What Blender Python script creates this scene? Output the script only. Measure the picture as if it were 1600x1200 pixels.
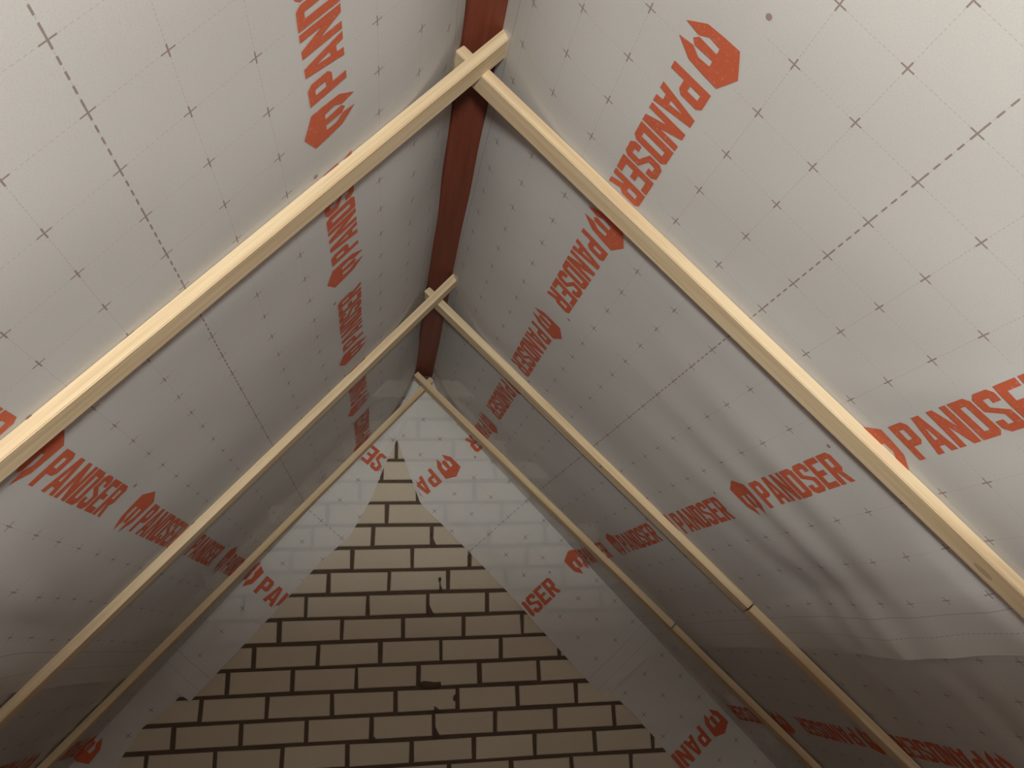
import bpy, bmesh, math, random
from mathutils import Vector, Matrix

random.seed(7)
sc = bpy.context.scene
for o in list(bpy.data.objects):
    bpy.data.objects.remove(o, do_unlink=True)
COL = sc.collection

# ------------------------------------------------------------------ camera
CAM = Vector((-0.18736, -3.20508, -1.01007))
YAW, PITCH, ROLL, F_PX = 0.16839, 0.30969, -0.03804, 1283.716
fwd = Vector((math.sin(YAW) * math.cos(PITCH), math.cos(YAW) * math.cos(PITCH), math.sin(PITCH)))
rgt = Vector((math.cos(YAW), -math.sin(YAW), 0))
upv = rgt.cross(fwd)
r2 = math.cos(ROLL) * rgt + math.sin(ROLL) * upv
u2 = -math.sin(ROLL) * rgt + math.cos(ROLL) * upv
cam_d = bpy.data.cameras.new('camera')
cam_d.sensor_fit = 'HORIZONTAL'
cam_d.sensor_width = 36.0
cam_d.lens = F_PX / 1600 * 36.0
cam_d.clip_start = 0.01
cam = bpy.data.objects.new('camera', cam_d)
COL.objects.link(cam)
cam.matrix_world = Matrix(((r2.x, u2.x, -fwd.x, CAM.x), (r2.y, u2.y, -fwd.y, CAM.y), (r2.z, u2.z, -fwd.z, CAM.z), (0, 0, 0, 1)))
sc.camera = cam

# ------------------------------------------------------------------ world, lamp, exposure
w = bpy.data.worlds.new('world')
sc.world = w
w.use_nodes = True
w.node_tree.nodes['Background'].inputs[0].default_value = (1.0, 0.72, 0.58, 1)
w.node_tree.nodes['Background'].inputs[1].default_value = 0.05
sc.view_settings.view_transform = 'Standard'
sc.view_settings.look = 'None'
sc.view_settings.gamma = 1
sc.view_settings.use_curve_mapping = False
sc.view_settings.exposure = 0.0

# shaded work lamp behind the camera: throws its light upwards, cut off near the horizontal
FLOOR_Z = -1.95
LAMP = Vector((-0.20, -4.3, -1.32))
ld = bpy.data.lights.new('work_lamp', 'SPOT')
ld.energy = 228
ld.color = (0.99, 1.0, 0.96)
ld.shadow_soft_size = 0.13
ld.spot_size = math.pi
ld.spot_blend = 0.175
lamp = bpy.data.objects.new('work_lamp', ld)
lamp.location = LAMP
lamp.rotation_euler = Vector((0.0, math.sin(math.radians(-3.4)), math.cos(math.radians(-3.4)))).to_track_quat('-Z', 'Y').to_euler()
COL.objects.link(lamp)

# ------------------------------------------------------------------ roof frame
X0, D0 = -0.00964, 0.00951
TH = {'R': 0.84541, 'L': 0.85038}
SG = {'R': 1, 'L': -1}
EDIR = Vector((0.00058, 1, -0.00306)).normalized()
XD = EDIR.cross(Vector((0, 0, 1))).normalized()
ZD = XD.cross(EDIR)
ORG = Vector((X0, 0, D0))
DN = {t: SG[t] * math.cos(TH[t]) * XD - math.sin(TH[t]) * ZD for t in 'LR'}
NIN = {t: -SG[t] * math.sin(TH[t]) * XD - math.cos(TH[t]) * ZD for t in 'LR'}
def slope(t, a, v, h=0.0):
    return ORG + a * EDIR + v * DN[t] + h * NIN[t]
# print frame on each slope: s runs along the ridge, t down the slope from the dashed centre line
U0 = {'R': -2.53092, 'L': -2.57649}
V0 = {'R': 0.69118, 'L': 0.69482}
PH = {'R': -0.02782, 'L': -0.01322}
GU, GV = 0.10134, 0.10289
def to_st(t, a, v):
    u, b = a - U0[t], v - V0[t]
    c, s = math.cos(PH[t]), math.sin(PH[t])
    return c * u + s * b, -s * u + c * b
def from_st(t, s_, t_):
    c, s = math.cos(PH[t]), math.sin(PH[t])
    return U0[t] + c * s_ - s * t_, V0[t] + s * s_ + c * t_
HALF = 0.757                              # half width of a membrane sheet
LOW_T = {'R': 1.40, 'L': 1.36}                              # centre of the lower sheet, measured from that of the upper
V_END = 2.58
YG = -0.006                               # where the membrane turns onto the gable

# battens: near edge at the ridge end, slant, length
BW, BH = 0.050, 0.022
BATT = {('L', 1): (-2.015, -0.0792), ('L', 2): (-1.004, -0.1106), ('L', 3): (-0.088, -0.196),
        ('R', 1): (-1.966, -0.0304), ('R', 2): (-0.920, -0.1076), ('R', 3): (-0.140, -0.175)}

# ------------------------------------------------------------------ helpers
def link(name, me, parent=None):
    o = bpy.data.objects.new(name, me)
    COL.objects.link(o)
    if parent:
        o.parent = parent
    return o
def tag(o, label=None, cat=None, group=None, kind=None):
    if label: o['label'] = label
    if cat: o['category'] = cat
    if group: o['group'] = group
    if kind: o['kind'] = kind
    return o
def mesh_from(name, verts, faces, mat, smooth=False):
    me = bpy.data.meshes.new(name)
    me.from_pydata([tuple(v) for v in verts], [], faces)
    me.materials.append(mat)
    if smooth:
        me.polygons.foreach_set('use_smooth', [True] * len(me.polygons))
    me.update()
    return me
def smoothstep(x):
    x = max(0.0, min(1.0, x))
    return x * x * (3 - 2 * x)
def interp(x, pts):
    if x <= pts[0][0]: return pts[0][1]
    for (x0, y0), (x1, y1) in zip(pts, pts[1:]):
        if x <= x1:
            return y0 + (y1 - y0) * (x - x0) / (x1 - x0)
    return pts[-1][1]

def box_mesh(name, lo, hi, mat, bev=0.003):
    bm = bmesh.new()
    c = [(a + b) / 2 for a, b in zip(lo, hi)]
    bmesh.ops.create_cube(bm, size=1, matrix=Matrix.Translation(c) @ Matrix.Diagonal((*[b - a for a, b in zip(lo, hi)], 1)))
    if bev: bmesh.ops.bevel(bm, geom=bm.edges[:], offset=bev, segments=2, affect='EDGES')
    me = bpy.data.meshes.new(name); bm.to_mesh(me); bm.free(); me.materials.append(mat)
    return me

# ------------------------------------------------------------------ materials
class NT:
    def __init__(self, name):
        self.m = bpy.data.materials.new(name)
        self.m.use_nodes = True
        self.n = self.m.node_tree.nodes
        self.l = self.m.node_tree.links
        self.b = self.n['Principled BSDF']
        self.out = self.n['Material Output']
    def node(self, typ, **kw):
        x = self.n.new(typ)
        for k, v in kw.items(): setattr(x, k, v)
        return x
    def put(self, sock, v):
        if hasattr(v, 'is_linked'): self.l.new(v, sock)
        else: sock.default_value = v
    def math(self, op, a, b=0.0, c=0.0, clamp=False):
        x = self.node('ShaderNodeMath', operation=op, use_clamp=clamp)
        for i, v in enumerate((a, b, c)): self.put(x.inputs[i], v)
        return x.outputs[0]
    def noise(self, vec, scale, detail=3, rough=0.5):
        x = self.node('ShaderNodeTexNoise')
        if vec is not None: self.l.new(vec, x.inputs['Vector'])
        x.inputs['Scale'].default_value = scale
        x.inputs['Detail'].default_value = detail
        x.inputs['Roughness'].default_value = rough
        return x.outputs[0]
    def mix(self, f, a, b):
        x = self.node('ShaderNodeMix', data_type='RGBA')
        self.put(x.inputs[0], f)
        for i, v in ((6, a), (7, b)):
            if isinstance(v, tuple) and len(v) == 3: v = (*v, 1)
            self.put(x.inputs[i], v)
        return x.outputs[2]
    def ramp(self, f, stops):
        x = self.node('ShaderNodeValToRGB')
        e = x.color_ramp.elements
        while len(e) < len(stops): e.new(0.5)
        for el, (p, c) in zip(e, stops):
            el.position = p
            el.color = (*c, 1)
        self.l.new(f, x.inputs[0])
        return x.outputs[0]
    def bump(self, h, strength, dist):
        x = self.node('ShaderNodeBump')
        x.inputs['Strength'].default_value = strength
        x.inputs['Distance'].default_value = dist
        self.l.new(h, x.inputs['Height'])
        self.l.new(x.outputs[0], self.b.inputs['Normal'])
    def mapping(self, vec, scale):
        x = self.node('ShaderNodeMapping')
        x.inputs['Scale'].default_value = scale
        self.l.new(vec, x.inputs['Vector'])
        return x.outputs[0]

SHEER = 0.36
def make_membrane():
    k = NT('grey_white_roof_membrane')
    uv = k.node('ShaderNodeUVMap'); uv.uv_map = 'print'
    sep = k.node('ShaderNodeSeparateXYZ'); k.l.new(uv.outputs[0], sep.inputs[0])
    s, t = sep.outputs[0], sep.outputs[1]
    at = k.math('ABSOLUTE', t)
    ds = k.math('ABSOLUTE', k.math('SUBTRACT', k.math('FLOORED_MODULO', k.math('ADD', s, GU / 2), GU), GU / 2))
    dt = k.math('ABSOLUTE', k.math('SUBTRACT', k.math('FLOORED_MODULO', k.math('ADD', t, GV / 2), GV), GV / 2))
    lt = lambda a, b: k.math('LESS_THAN', a, b)
    gt = lambda a, b: k.math('GREATER_THAN', a, b)
    mul = lambda a, b: k.math('MULTIPLY', a, b)
    mx = lambda a, b: k.math('MAXIMUM', a, b)
    arm, th = 0.0098, 0.00115
    cross = mx(mul(lt(ds, arm), lt(dt, th)), mul(lt(dt, arm), lt(ds, th)))
    band = k.math('SUBTRACT', 1.0, mul(gt(at, 0.255), lt(at, 0.365)))
    rows = mul(band, lt(at, 0.64))
    cross = mul(cross, rows)
    # fine dotted ruling between the crosses
    dots = lambda x, p, duty: lt(k.math('FLOORED_MODULO', x, p), p * duty)
    fine = mx(mul(lt(dt, 0.00055), dots(s, 0.007, 0.6)), mul(lt(ds, 0.00055), dots(t, 0.007, 0.6)))
    fine = mul(fine, rows)
    # dashed centre line, ruled line and dashed line along each edge
    dash = mul(lt(at, 0.0013), dots(s, GU / 5, 0.58))
    e1 = lt(k.math('ABSOLUTE', k.math('SUBTRACT', at, 0.652)), 0.0010)
    e2 = mul(lt(k.math('ABSOLUTE', k.math('SUBTRACT', at, 0.703)), 0.0012), dots(s, 0.0135, 0.62))
    ink = mx(mx(mul(cross, 0.72), mul(dash, 0.72)), mx(mul(fine, 0.26), mx(mul(e1, 0.42), mul(e2, 0.42))))
    fib = k.noise(uv.outputs[0], 420, 3, 0.7)
    big = k.noise(uv.outputs[0], 6, 3, 0.6)
    base = k.mix(k.math('MULTIPLY', big, 0.55), (0.84, 0.835, 0.81), (0.78, 0.765, 0.74))
    base = k.mix(k.math('MULTIPLY', gt(fib, 0.55), 0.10), base, (0.42, 0.40, 0.38))
    wear = k.noise(uv.outputs[0], 900, 2, 0.6)
    ink = mul(ink, k.math('ADD', 0.55, mul(wear, 0.75)))
    col = k.mix(ink, base, (0.20, 0.085, 0.08))
    k.l.new(col, k.b.inputs['Base Color'])
    k.b.inputs['Roughness'].default_value = 0.55
    k.b.inputs['Specular IOR Level'].default_value = 0.25
    k.bump(k.noise(uv.outputs[0], 260, 4, 0.65), 0.12, 0.002)
    tr = k.node('ShaderNodeBsdfTransparent')
    ms = k.node('ShaderNodeMixShader'); ms.inputs[0].default_value = SHEER
    k.l.new(k.b.outputs[0], ms.inputs[1]); k.l.new(tr.outputs[0], ms.inputs[2])
    k.l.new(ms.outputs[0], k.out.inputs['Surface'])
    return k.m
M_MEM = make_membrane()

def make_ink():
    k = NT('orange_red_print')
    tc = k.node('ShaderNodeTexCoord')
    n = k.noise(tc.outputs['Object'], 190, 3, 0.7)
    big = k.noise(tc.outputs['Object'], 7, 2, 0.5)
    c = k.mix(big, (0.50, 0.105, 0.050), (0.56, 0.125, 0.062))
    c = k.mix(k.math('MULTIPLY', k.math('GREATER_THAN', n, 0.62), 0.28), c, (0.62, 0.42, 0.36))
    k.l.new(c, k.b.inputs['Base Color'])
    k.b.inputs['Roughness'].default_value = 0.6
    k.b.inputs['Specular IOR Level'].default_value = 0.2
    return k.m
M_INK = make_ink()

def make_pine():
    k = NT('raw_pine')
    tc = k.node('ShaderNodeTexCoord')
    oi = k.node('ShaderNodeObjectInfo')
    ad = k.node('ShaderNodeVectorMath', operation='ADD')
    cx = k.node('ShaderNodeCombineXYZ')
    k.l.new(k.math('MULTIPLY', oi.outputs['Random'], 30.0), cx.inputs[0])
    k.l.new(tc.outputs['Object'], ad.inputs[0]); k.l.new(cx.outputs[0], ad.inputs[1])
    v = ad.outputs[0]
    g = k.noise(k.mapping(v, (2.2, 70, 70)), 1.0, 5, 0.6)
    col = k.ramp(g, [(0.30, (0.53, 0.385, 0.225)), (0.5, (0.66, 0.52, 0.335)), (0.75, (0.73, 0.60, 0.415))])
    fl = k.noise(k.mapping(v, (1.1, 10, 10)), 1.0, 3, 0.55)
    col = k.mix(k.math('MULTIPLY', k.math('SUBTRACT', fl, 0.42, clamp=True), 1.4, clamp=True), col, (0.52, 0.35, 0.18))
    vo = k.node('ShaderNodeTexVoronoi'); vo.inputs['Scale'].default_value = 1.0
    k.l.new(k.mapping(v, (4.3, 13, 13)), vo.inputs['Vector'])
    kn = k.math('LESS_THAN', vo.outputs['Distance'], 0.10)
    sel = k.node('ShaderNodeSeparateColor'); k.l.new(vo.outputs['Color'], sel.inputs[0])
    kn = k.math('MULTIPLY', kn, k.math('GREATER_THAN', sel.outputs[0], 0.55))
    col = k.mix(k.math('MULTIPLY', kn, 0.40), col, (0.21, 0.115, 0.055))
    k.l.new(col, k.b.inputs['Base Color'])
    k.b.inputs['Roughness'].default_value = 0.7
    k.b.inputs['Specular IOR Level'].default_value = 0.25
    k.bump(g, 0.25, 0.001)
    return k.m
M_PINE = make_pine()

def make_redwood():
    k = NT('red_brown_stained_beam')
    tc = k.node('ShaderNodeTexCoord')
    g = k.noise(k.mapping(tc.outputs['Object'], (60, 2.0, 60)), 1.0, 5, 0.6)
    col = k.ramp(g, [(0.3, (0.125, 0.027, 0.012)), (0.6, (0.18, 0.040, 0.018)), (0.8, (0.22, 0.053, 0.024))])
    k.l.new(col, k.b.inputs['Base Color'])
    k.b.inputs['Roughness'].default_value = 0.6
    k.bump(g, 0.2, 0.001)
    return k.m
M_RED = make_redwood()

def make_brick():
    k = NT('cream_sand_lime_brick')
    tc = k.node('ShaderNodeTexCoord'); oi = k.node('ShaderNodeObjectInfo')
    geo = k.node('ShaderNodeNewGeometry')
    n1 = k.noise(geo.outputs['Position'], 9, 4, 0.6)
    n2 = k.noise(geo.outputs['Position'], 170, 3, 0.7)
    c = k.mix(oi.outputs['Random'], (0.59, 0.515, 0.40), (0.66, 0.59, 0.47))
    c = k.mix(k.math('MULTIPLY', n1, 0.40), c, (0.50, 0.42, 0.31))
    c = k.mix(k.math('MULTIPLY', k.math('GREATER_THAN', n2, 0.60), 0.16), c, (0.38, 0.31, 0.23))
    k.l.new(c, k.b.inputs['Base Color'])
    k.b.inputs['Roughness'].default_value = 0.9
    k.b.inputs['Specular IOR Level'].default_value = 0.15
    k.bump(n2, 0.3, 0.0015)
    return k.m
M_BRICK = make_brick()

def plain(name, c, c2, scale, rough=0.9):
    k = NT(name)
    geo = k.node('ShaderNodeNewGeometry')
    n = k.noise(geo.outputs['Position'], scale, 4, 0.65)
    k.l.new(k.mix(n, c, c2), k.b.inputs['Base Color'])
    k.b.inputs['Roughness'].default_value = rough
    k.b.inputs['Specular IOR Level'].default_value = 0.2
    k.bump(n, 0.3, 0.002)
    return k.m
M_MORTAR = plain('dark_brown_mortar', (0.085, 0.058, 0.040), (0.14, 0.10, 0.072), 60)
M_DOT = plain('grey_brown_mark', (0.28, 0.19, 0.17), (0.36, 0.26, 0.24), 200)
M_DECK = plain('roof_boarding', (0.20, 0.14, 0.09), (0.30, 0.22, 0.15), 8)
M_FLOOR = plain('floor_boards', (0.16, 0.085, 0.055), (0.24, 0.13, 0.085), 7)
M_STEEL = plain('dull_steel', (0.10, 0.09, 0.085), (0.16, 0.15, 0.14), 40, 0.5)

# ------------------------------------------------------------------ setting: roof deck, floor, gables
YB = -7.2
def prism_between(name, ring_a, ring_b, mat, parent=None):
    n = len(ring_a)
    f = [tuple(range(n - 1, -1, -1)), tuple(range(n, 2 * n))]
    f += [(i, (i + 1) % n, n + (i + 1) % n, n + i) for i in range(n)]
    return link(name, mesh_from(name, list(ring_a) + list(ring_b), f, mat), parent)
def deck_ring(a):
    hi, lo = -0.13, -0.16
    v1 = 2.60
    # one cross-section: inner left foot, inner apex, inner right foot, outer right foot, outer apex, outer left foot
    def apex(h): return ORG + a * EDIR + Vector((0, 0, -h / math.cos(0.848)))
    return [slope('L', a, v1, hi), apex(hi), slope('R', a, v1, hi), slope('R', a, v1, lo), apex(lo), slope('L', a, v1, lo)]
deck = prism_between('ceiling', deck_ring(YB), deck_ring(0.20), M_DECK)
tag(deck, 'sloping roof boarding behind the grey membrane', 'ceiling', kind='structure')

def floor_mesh():
    return box_mesh('floor', (-1.75, YB, FLOOR_Z - 0.04), (1.75, 0.10, FLOOR_Z), M_FLOOR, 0)
tag(link('floor', floor_mesh()), 'bare boarded attic floor', 'floor', kind='structure')
def gable_ring(y, q=-0.10):
    l = slope('L', y, (D0 - FLOOR_Z) / math.sin(TH['L']), q); r = slope('R', y, (D0 - FLOOR_Z) / math.sin(TH['R']), q)
    top = ORG + y * EDIR + Vector((0, 0, -q / math.cos(0.848)))
    return [Vector((l.x, y, FLOOR_Z)), Vector((top.x, y, top.z)), Vector((r.x, y, FLOOR_Z))]
wn = prism_between('wall_near', gable_ring(YB), gable_ring(YB + 0.1), M_BRICK)
tag(wn, 'cream brick gable at the near end of the attic', 'wall', kind='structure')
wf = prism_between('wall_far', gable_ring(0.007, -0.06), gable_ring(0.10, -0.06), M_MORTAR)
tag(wf, 'cream brick gable wall with dark recessed mortar joints', 'wall', kind='structure')

# bricks of the far gable
PITCH_B, COURSE, Z0B = 0.224, 0.08491, -0.58888
OFF = {0: -0.20296, 1: -0.27955, 2: -0.36517, 3: -0.44171, 4: -0.53392, 5: -0.39466, 6: -0.47807, 7: -0.56278, 8: -0.42278, 9: -0.50431,
       -1: -0.1499, -2: -0.0319, -3: -0.1713, -4: -0.1147, -5: -0.03, -6: -0.11, -7: -0.02, 10: -0.37, 11: -0.45, 12: -0.53, 13: -0.39, 14: -0.47, 15: -0.56, 16: -0.42}
def brick_mesh(i):
    rnd = random.Random(100 + i)
    bm = bmesh.new()
    L, H, D = 0.2105, 0.0715, 0.05
    bmesh.ops.create_cube(bm, size=1, matrix=Matrix.Diagonal((L, D, H, 1)))
    for v in bm.verts:
        v.co.x += rnd.uniform(-0.0022, 0.0022); v.co.z += rnd.uniform(-0.0018, 0.0018)
    ed = [e for e in bm.edges if all(v.co.y < 0 for v in e.verts)]
    bmesh.ops.bevel(bm, geom=ed, offset=0.0028, segments=1, affect='EDGES')
    me = bpy.data.meshes.new('brick'); bm.to_mesh(me); bm.free(); me.materials.append(M_BRICK)
    return me
BM = [brick_mesh(i) for i in range(10)]
def inside(x, z):
    for t in 'LR':
        r = Vector((x, 0, z)) - ORG
        if r.dot(NIN[t]) < -0.02: return False
    return True
for k in sorted(OFF):
    z = Z0B - k * COURSE
    if z < FLOOR_Z + 0.03: continue
    for n in range(-12, 16):
        x = OFF[k] + (n + 0.5) * PITCH_B
        if inside(x, z) or inside(x - 0.10, z) or inside(x + 0.10, z):
            b = link('brick', random.choice(BM), wf)
            b.location = (x + random.uniform(-0.0012, 0.0012), 0.025 + random.uniform(-0.0012, 0.0012), z + random.uniform(-0.001, 0.001))
            b.rotation_euler = (0, random.uniform(-0.004, 0.004), 0)
# smeared mortar: filled corners and lumps squeezed out of the joints
def lump(name, pts, y=-0.0015, depth=0.012):
    pts = [Vector((x, y, z)) for x, z in pts]
    c = sum(pts, Vector()) / len(pts) + Vector((0, -0.003, 0))
    n = len(pts)
    back = [p + Vector((0, depth, 0)) for p in pts]
    f = [(i, (i + 1) % n, n) for i in range(n)] + [(i, n + 1 + i, n + 1 + (i + 1) % n, (i + 1) % n) for i in range(n)]
    return link(name, mesh_from(name, pts + [c] + back, f, M_MORTAR, True), wf)
def fillet(x, z, s):
    lump('mortar_fillet', [(x - 0.004, z + s), (x + 0.005, z + s * 0.5), (x + 0.016, z - 0.002), (x + 0.022, z - 0.01), (x - 0.004, z - 0.01)])
fillet(0.021, -0.622, 0.045); fillet(0.008, -0.874, 0.040); fillet(0.030, -1.302, 0.035); fillet(-0.196, -1.302, 0.02); fillet(0.030, -1.215, 0.012)
lump('mortar_lump', [(-0.028, -1.120), (-0.010, -1.116), (0.030, -1.122), (0.050, -1.121), (0.052, -1.136), (0.034, -1.146), (0.004, -1.147), (-0.022, -1.141), (-0.030, -1.130)])
lump('mortar_lump', [(0.046, -0.748), (0.054, -0.746), (0.057, -0.755), (0.053, -0.764), (0.055, -0.786), (0.062, -0.800), (0.048, -0.800), (0.049, -0.768), (0.044, -0.757)])
lump('mortar_lump', [(0.158, -0.666), (0.166, -0.664), (0.166, -0.710), (0.157, -0.710)])
lump('mortar_lump', [(0.096, -1.172), (0.104, -1.166), (0.106, -1.186), (0.100, -1.192), (0.094, -1.184)])

# ------------------------------------------------------------------ ridge beam
beam = link('ridge_beam', box_mesh('ridge_beam', (-0.0365, -3.4, 0), (0.0365, 3.4, 0.115), M_RED))
beam.matrix_world = Matrix.Translation(Vector((-0.0085, 0, 0.0515)) + EDIR * (-3.42)) @ Matrix(((XD.x, EDIR.x, ZD.x), (XD.y, EDIR.y, ZD.y), (XD.z, EDIR.z, ZD.z))).to_4x4()
tag(beam, 'red-brown stained wooden ridge beam running along the roof peak', 'beam')

# ------------------------------------------------------------------ membrane surface
def batten_y(t, i, v):
    y, s = BATT[(t, i)]
    return y + s * (v - 0.1)
def folds(t, a, v):
    """loose folds and billows of the sheet, metres towards the room"""
    h = 0.0
    g = lambda x, c, wd: math.exp(-((x - c) / wd) ** 2)
    if t == 'R':
        # long folds that run down the middle bay and grow towards the eaves
        for c0, sl, wd, am, v0 in ((-1.53, 0.00, 0.045, 0.0065, 0.45), (-1.70, 0.05, 0.050, 0.0045, 0.35), (-1.36, -0.09, 0.055, 0.0045, 0.45),
                                   (-1.20, -0.12, 0.050, 0.003, 0.55), (-1.80, -0.15, 0.06, 0.006, 0.9)):
            h += am * smoothstep((v - v0) / 0.75) * g(a, c0 + sl * (v - 0.7), wd)
        h += 0.016 * g(v, 1.25, 0.10) * g(a, -1.75, 0.16)
        h -= 0.012 * g(v, 1.22, 0.07) * g(a, -1.35, 0.15)
        h += 0.010 * g(v - 0.4 * (a + 0.6), 1.20, 0.05) * g(a, -0.55, 0.25)
        h += 0.006 * g(v + 0.5 * (a + 2.4), 1.05, 0.05) * g(a, -2.4, 0.3)
    else:
        h += 0.015 * g(v - 0.25 * (a + 1.5), 1.22, 0.05) * g(a, -1.5, 0.30)
        h += 0.016 * g(v - 0.10 * (a + 1.5), 1.36, 0.06) * g(a, -1.55, 0.28)
        h -= 0.013 * g(v - 0.18 * (a + 1.4), 1.29, 0.05) * g(a, -1.40, 0.25)
        h += 0.008 * g(v + 0.15 * (a + 0.6), 1.25, 0.05) * g(a, -0.6, 0.25)
    k = 1.0 if t == 'R' else 1.9
    h += 0.0016 * math.sin(5.1 * a + 3.3 * v * k + k) + 0.0011 * math.sin(11.7 * a - 6.1 * v + 2 * k) + 0.0007 * math.sin(19 * a + 8.3 * v + k)
    return h
def edge_v(t, a):
    b = V0[t] + math.cos(PH[t]) * HALF + math.sin(PH[t]) * (a - U0[t])
    return b
def hfield(t, a, v, level):
    wgt = 1.0
    for i in (1, 2, 3):
        d = a - batten_y(t, i, v)
        d = max(-d, d - BW, 0.0)
        wgt = min(wgt, smoothstep(d / 0.09))
    h = folds(t, a, v) * wgt
    h -= 0.004 * (1 - wgt * 0.0) * 0
    # the sheet turns outwards to meet the beam
    h -= 0.055 * max(0.0, 1 - max(v + 0.008, 0.0) / 0.24) ** 1.7
    ev = edge_v(t, a)
    if level == 'low':
        h -= 0.006 + 0.010 * smoothstep((ev + 0.03 - v) / 0.12)
        if v < ev + 0.05: h = min(h, -0.006)
    else:
        # the loose lower edge hangs a little free between the battens
        fr = smoothstep((v - (ev - 0.20)) / 0.20)
        lift = 0.022 * math.exp(-((a + 1.52) / 0.22) ** 2) + 0.008 * math.exp(-((a + 0.55) / 0.2) ** 2) if t == 'R' else 0.010 * math.exp(-((a + 1.5) / 0.25) ** 2)
        h += fr * lift * wgt
    # close to the gable everything lies flat
    h *= smoothstep((YG - a) / 0.03) if v > 0.24 else 1.0
    return h
QMAX = {('R', 'up'): [(0.0, 0.12), (0.071, 0.215), (0.20, 0.265), (0.358, 0.326), (0.50, 0.318), (0.853, 0.308), (1.46, 0.306)],
        ('R', 'low'): [(1.2, 0.272), (1.58, 0.263), (1.72, 0.273), (2.7, 0.26)],
        ('L', 'up'): [(0.0, 0.02), (0.24, 0.068), (0.35, 0.101), (0.476, 0.149), (0.639, 0.184), (0.778, 0.167), (1.105, 0.164), (1.46, 0.154)],
        ('L', 'low'): [(1.2, 0.12), (1.45, 0.115), (1.572, 0.092), (1.706, 0.116), (2.7, 0.10)]}
def qmax(t, level, v): return interp(v, QMAX[(t, level)])
def surf(t, level, a, v, off=0.0):
    """a along the ridge (continues past the gable line onto the wall), v down the slope"""
    if a <= YG:
        return slope(t, a, v, hfield(t, a, v, level) + off)
    q = a - YG
    qm = qmax(t, level, v)
    f = q / max(qm, 1e-3)
    hy = -0.002 if level == 'low' else -0.006
    bul = 0.010 * math.sin(min(f, 1.0) * math.pi) * (0.6 + 0.5 * math.sin(5.3 * v + (1 if t == 'L' else 0)))
    bul += 0.0035 * math.sin(9 * v + 21 * q) * smoothstep(f * 3)
    if t == 'R' and level == 'up':
        bul += 0.016 * smoothstep((f - 0.72) / 0.22) * math.exp(-((v - 0.68) / 0.28) ** 2)
    hh = -0.055 * max(0.0, 1 - max(v + 0.008, 0.0) / 0.24) ** 1.7 * (1 - smoothstep(q / 0.04))
    p = ORG + YG * EDIR + v * DN[t] + (q + hh) * NIN[t]
    p.y = YG + hy - bul - off
    return p
def v_range(t, level, a):
    if level == 'up':
        lo, hi = -0.008, edge_v(t, a)
        if a > YG: hi -= (0.10 if t == 'R' else 0.06) * (a - YG)
        return lo, hi
    return edge_v(t, min(a, YG)) - 0.16, V_END
def grid_mesh(name, t, level, A, nv):
    verts, uvs, faces = [], [], []
    for a in A:
        lo, hi = v_range(t, level, a)
        for j in range(nv + 1):
            v = lo + (hi - lo) * j / nv
            verts.append(surf(t, level, a, v))
            s_, t_ = to_st(t, a, v)
            uvs.append((s_, t_ - (LOW_T[t] if level == 'low' else 0)))
    W = nv + 1
    for i in range(len(A) - 1):
        for j in range(nv):
            f = (i * W + j, i * W + j + 1, (i + 1) * W + j + 1, (i + 1) * W + j)
            faces.append(f if t == 'L' else f[::-1])
    return verts, uvs, faces
def sheet_object(name, verts, uvs, faces, parent=None):
    me = mesh_from(name, verts, faces, M_MEM, True)
    ul = me.uv_layers.new(name='print')
    li = [0] * len(me.loops); me.loops.foreach_get('vertex_index', li)
    flat = []
    for i in li: flat += uvs[i]
    ul.data.foreach_set('uv', flat)
    return link(name, me, parent)
def flap(t, level, parent):
    # grid over (v, fraction of the flap's own width)
    nq, nv = 16, 74
    verts, uvs, faces = [], [], []
    for i in range(nq + 1):
        fr = i / nq
        lo, hi = v_range(t, level, YG + 0.001)
        for j in range(nv + 1):
            v = lo + (hi - lo) * j / nv
            q = fr * qmax(t, level, v)
            if level == 'up':
                v2 = lo + (v_range(t, level, YG + 0.001 + q)[1] - lo) * j / nv
            else:
                v2 = v
            a = YG + q
            verts.append(surf(t, level, a if i else YG, v2))
            s_, t_ = to_st(t, a, v2)
            uvs.append((s_, t_ - (LOW_T[t] if level == 'low' else 0)))
    W = nv + 1
    for i in range(nq):
        for j in range(nv):
            f = (i * W + j, i * W + j + 1, (i + 1) * W + j + 1, (i + 1) * W + j)
            faces.append(f if t == 'L' else f[::-1])
    return sheet_object('gable_flap', verts, uvs, faces, parent)
A_FINE = [YB + 0.12 + 0.12 * i for i in range(int((3.4 - 0.0) / 0.12))]
A_FINE = [a for a in A_FINE if a < -3.72] + [-3.70 + 0.018 * i for i in range(206)]
A_FINE = [a for a in A_FINE if a < YG - 0.006] + [YG]
SHEET = {}
LAB = {('L', 'up'): 'grey-white printed roof membrane covering the upper left slope beside the ridge',
       ('R', 'up'): 'grey-white printed roof membrane covering the upper right slope beside the ridge',
       ('L', 'low'): 'shadowed grey roof membrane tucked under the sheet above on the left slope',
       ('R', 'low'): 'shadowed grey roof membrane below the loose overlap edge on the right slope'}
for t in 'LR':
    for level, nv in (('low', 70), ('up', 82)):
        o = sheet_object('roof_membrane', *grid_mesh('roof_membrane', t, level, A_FINE, nv))
        tag(o, LAB[(t, level)], 'membrane', 'printed membrane sheets lining the roof')
        SHEET[(t, level)] = o
        flap(t, level, o)

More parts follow.
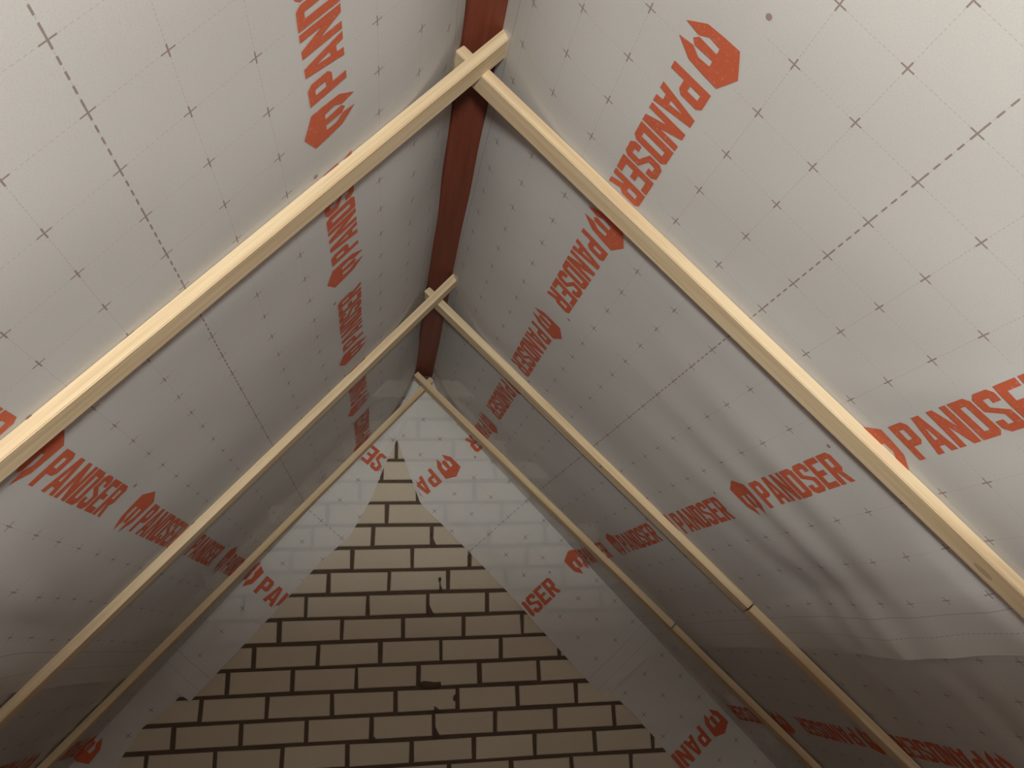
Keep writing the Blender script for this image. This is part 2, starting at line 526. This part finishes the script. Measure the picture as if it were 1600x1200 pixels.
# ------------------------------------------------------------------ the print: wordmark and emblem
def R(x0, y0, x1, y1): return [(x0, y0), (x1, y0), (x1, y1), (x0, y1)]
TOPC = [(13, 59), (23, 59), (36, 64), (29, 72), (13, 72)]
BOTC = [(13, 0), (29, 0), (36, 8), (23, 13), (13, 13)]
LET = {
 'P': [R(0, 0, 13, 72), TOPC, [(23, 39), (36, 33), (36, 64), (23, 59)], [(13, 26), (29, 26), (36, 33), (23, 39), (13, 39)]],
 'A': [[(0, 0), (12.5, 0), (22, 72), (12, 72)], [(26.5, 0), (39, 0), (27, 72), (17, 72)], R(9, 13, 30, 25)],
 'N': [R(0, 0, 11.5, 72), R(26.5, 0, 38, 72), [(0, 72), (25.5, 0), (38, 0), (12.5, 72)]],
 'D': [R(0, 0, 13, 72), TOPC, [(23, 13), (36, 8), (36, 64), (23, 59)], BOTC],
 'S': [[(0, 64), (13, 59), (23, 59), (36, 64), (29, 72), (7, 72)], R(23, 50, 36, 64), R(0, 41, 13, 64),
       [(0, 41), (24, 28), (36, 28), (36, 33), (12, 46), (0, 46)], R(23, 8, 36, 31), [(7, 0), (29, 0), (36, 8), (23, 13), (13, 13), (0, 8)], R(0, 8, 13, 22)],
 'E': [R(0, 0, 13, 72), R(13, 59, 34, 72), R(13, 30, 29, 42), R(13, 0, 34, 13)],
}
LET['R'] = LET['P'] + [[(24.5, 0), (37.5, 0), (27, 30), (14, 30)]]
SX, GAP = 1.14, 4.6
def word_polys():
    out, x = [], 0.0
    for ch in 'PANDSER':
        wd = max(p[0] for q in LET[ch] for p in q) * SX
        for q in LET[ch]:
            out.append([((x + px * SX) / 1000, py / 1000) for px, py in q])
        x += wd + GAP
    return out
EMB = [[(-39, 85), (-38, 60), (38, 60), (39, 85), (0, 104)],
       [(-38, 60), (-35, 29), (-20, 40), (-18, 60)], [(-35, 29), (-14, 0), (-10, 25), (-20, 40)],
       [(38, 60), (18, 60), (20, 40), (35, 29)], [(35, 29), (20, 40), (10, 25), (14, 0)],
       [(-7, 60), (-8.5, 27), (0, 20), (8.5, 27), (7, 60)]]
EMB = [[(x / 1000, y / 1000 - 0.012) for x, y in q] for q in EMB]
def tess(poly, size):
    """fan a convex polygon and split it into small triangles"""
    tris = [(poly[0], poly[i], poly[i + 1]) for i in range(1, len(poly) - 1)]
    out = []
    while tris:
        a, b, c = tris.pop()
        L = [math.dist(a, b), math.dist(b, c), math.dist(c, a)]
        m = max(L)
        if m <= size: out.append((a, b, c)); continue
        k = L.index(m)
        if k == 1: a, b, c = b, c, a
        elif k == 2: a, b, c = c, a, b
        mid = ((a[0] + b[0]) / 2, (a[1] + b[1]) / 2)
        tris += [(a, mid, c), (mid, b, c)]
    return out
# small round registered mark off the end of the word
DOT_T = tess([(0.334 + 0.0046 * math.cos(k * math.pi / 4), 0.080 + 0.0046 * math.sin(k * math.pi / 4)) for k in range(8)], 0.02)
WORD_T = [tr for q in word_polys() for tr in tess(q, 0.022)]
EMB_T = [tr for q in EMB for tr in tess(q, 0.022)]
BASE = 0.345                             # distance of the letters' feet from the dashed centre line
def stamp(name, tris, t, level, s0, upper, mat=None):
    """upper rows stand on their heads, lower rows upright (seen from the room)"""
    sgn_s = (1 if upper else -1) * (1 if t == 'R' else -1)
    idx, verts, faces = {}, [], []
    for tr in tris:
        f, ok = [], True
        for (x, y) in tr:
            s_ = s0 + sgn_s * x
            t_ = (-BASE + y) if upper else (BASE - y)
            a, v = from_st(t, s_, t_ + (LOW_T[t] if level == 'low' else 0))
            lo, hi = v_range(t, level, a)
            if v < lo + 0.003 or v > hi - 0.003 or (a > YG and a - YG > qmax(t, level, v) - 0.002): ok = False; break
            if a < -3.7: ok = False; break
            key = (round(x, 6), round(y, 6))
            if key not in idx:
                idx[key] = len(verts); verts.append(surf(t, level, a, v, 0.0011))
            f.append(idx[key])
        if ok: faces.append(tuple(f))
    if not faces: return
    link(name, mesh_from(name, verts, faces, mat or M_INK, True), SHEET[(t, level)])
# emblem centre along s, and the distance from it to the start of the word
ROWS = {('R', 'up', True): 0.185, ('R', 'up', False): 1.042, ('L', 'up', True): 0.415, ('L', 'up', False): 0.594,
        ('R', 'low', True): 0.05, ('L', 'low', True): 0.56, ('R', 'low', False): 0.9, ('L', 'low', False): 0.5}
for (t, level, upper), c in ROWS.items():
    sgn_s = (1 if upper else -1) * (1 if t == 'R' else -1)
    rep = 0.493 if (t, level, upper) == ('L', 'up', False) else 0.5
    for n in range(-4, 7):
        stamp('printed_emblem', EMB_T, t, level, c + rep * n, upper)
        stamp('printed_word', WORD_T, t, level, c + rep * n + sgn_s * 0.056, upper)
        stamp('printed_dot', DOT_T, t, level, c + rep * n + sgn_s * 0.056, upper, M_DOT)

# ------------------------------------------------------------------ battens
def batten_mesh(L):
    bm = bmesh.new()
    bmesh.ops.create_cube(bm, size=1, matrix=Matrix.Translation((L / 2, BW / 2, BH / 2)) @ Matrix.Diagonal((L, BW, BH, 1)))
    bmesh.ops.bevel(bm, geom=bm.edges[:], offset=0.0016, segments=2, affect='EDGES')
    me = bpy.data.meshes.new('batten'); bm.to_mesh(me); bm.free(); me.materials.append(M_PINE)
    return me
def nail_mesh():
    bm = bmesh.new()
    bmesh.ops.create_cone(bm, cap_ends=True, segments=10, radius1=0.0035, radius2=0.003, depth=0.0016)
    me = bpy.data.meshes.new('nail'); bm.to_mesh(me); bm.free(); me.materials.append(M_STEEL)
    return me
NAIL = nail_mesh()
def batten(t, i, v0, v1, label, lift=0.0004, dy=0.0, nails=()):
    y, s = BATT[(t, i)]
    d = (DN[t] + s * EDIR).normalized()
    n = NIN[t]
    wdir = n.cross(d)
    if wdir.y < 0: wdir = -wdir
    p = slope(t, y + dy + s * (v0 - 0.1), v0, lift)
    L = (v1 - v0) * math.sqrt(1 + s * s)
    o = link('roof_batten', batten_mesh(L))
    # local x runs down the slope, y across (away from the camera), z into the room
    o.matrix_world = Matrix(((d.x, wdir.x, n.x, p.x), (d.y, wdir.y, n.y, p.y), (d.z, wdir.z, n.z, p.z), (0, 0, 0, 1)))
    tag(o, label, 'batten', 'pine battens holding the membrane')
    for (x, yy) in nails:
        k = link('nail', NAIL, o)
        k.location = (x, yy, BH + 0.0006)
    return o
batten('L', 1, -0.058, 2.55, 'nearest pine batten on the left slope, bright along its near edge')
batten('R', 1, -0.046, 2.55, 'nearest pine batten on the right slope, beside the large wordmarks')
batten('L', 2, -0.056, 2.55, 'middle pine batten on the left slope')
batten('R', 2, -0.044, 1.246, 'upper length of the middle pine batten on the right slope', nails=((0.75, 0.015),))
batten('R', 2, 1.252, 2.55, 'lower length of the middle right batten, in shadow below its butt joint', dy=0.004)
batten('L', 3, -0.035, 2.52, 'thin farthest batten on the left slope beside the brick gable')
batten('R', 3, -0.040, 1.285, 'upper length of the farthest right batten, crossing before the gable flap')
batten('R', 3, 1.290, 2.52, 'lower length of the farthest right batten, near the gable corner', dy=0.003)
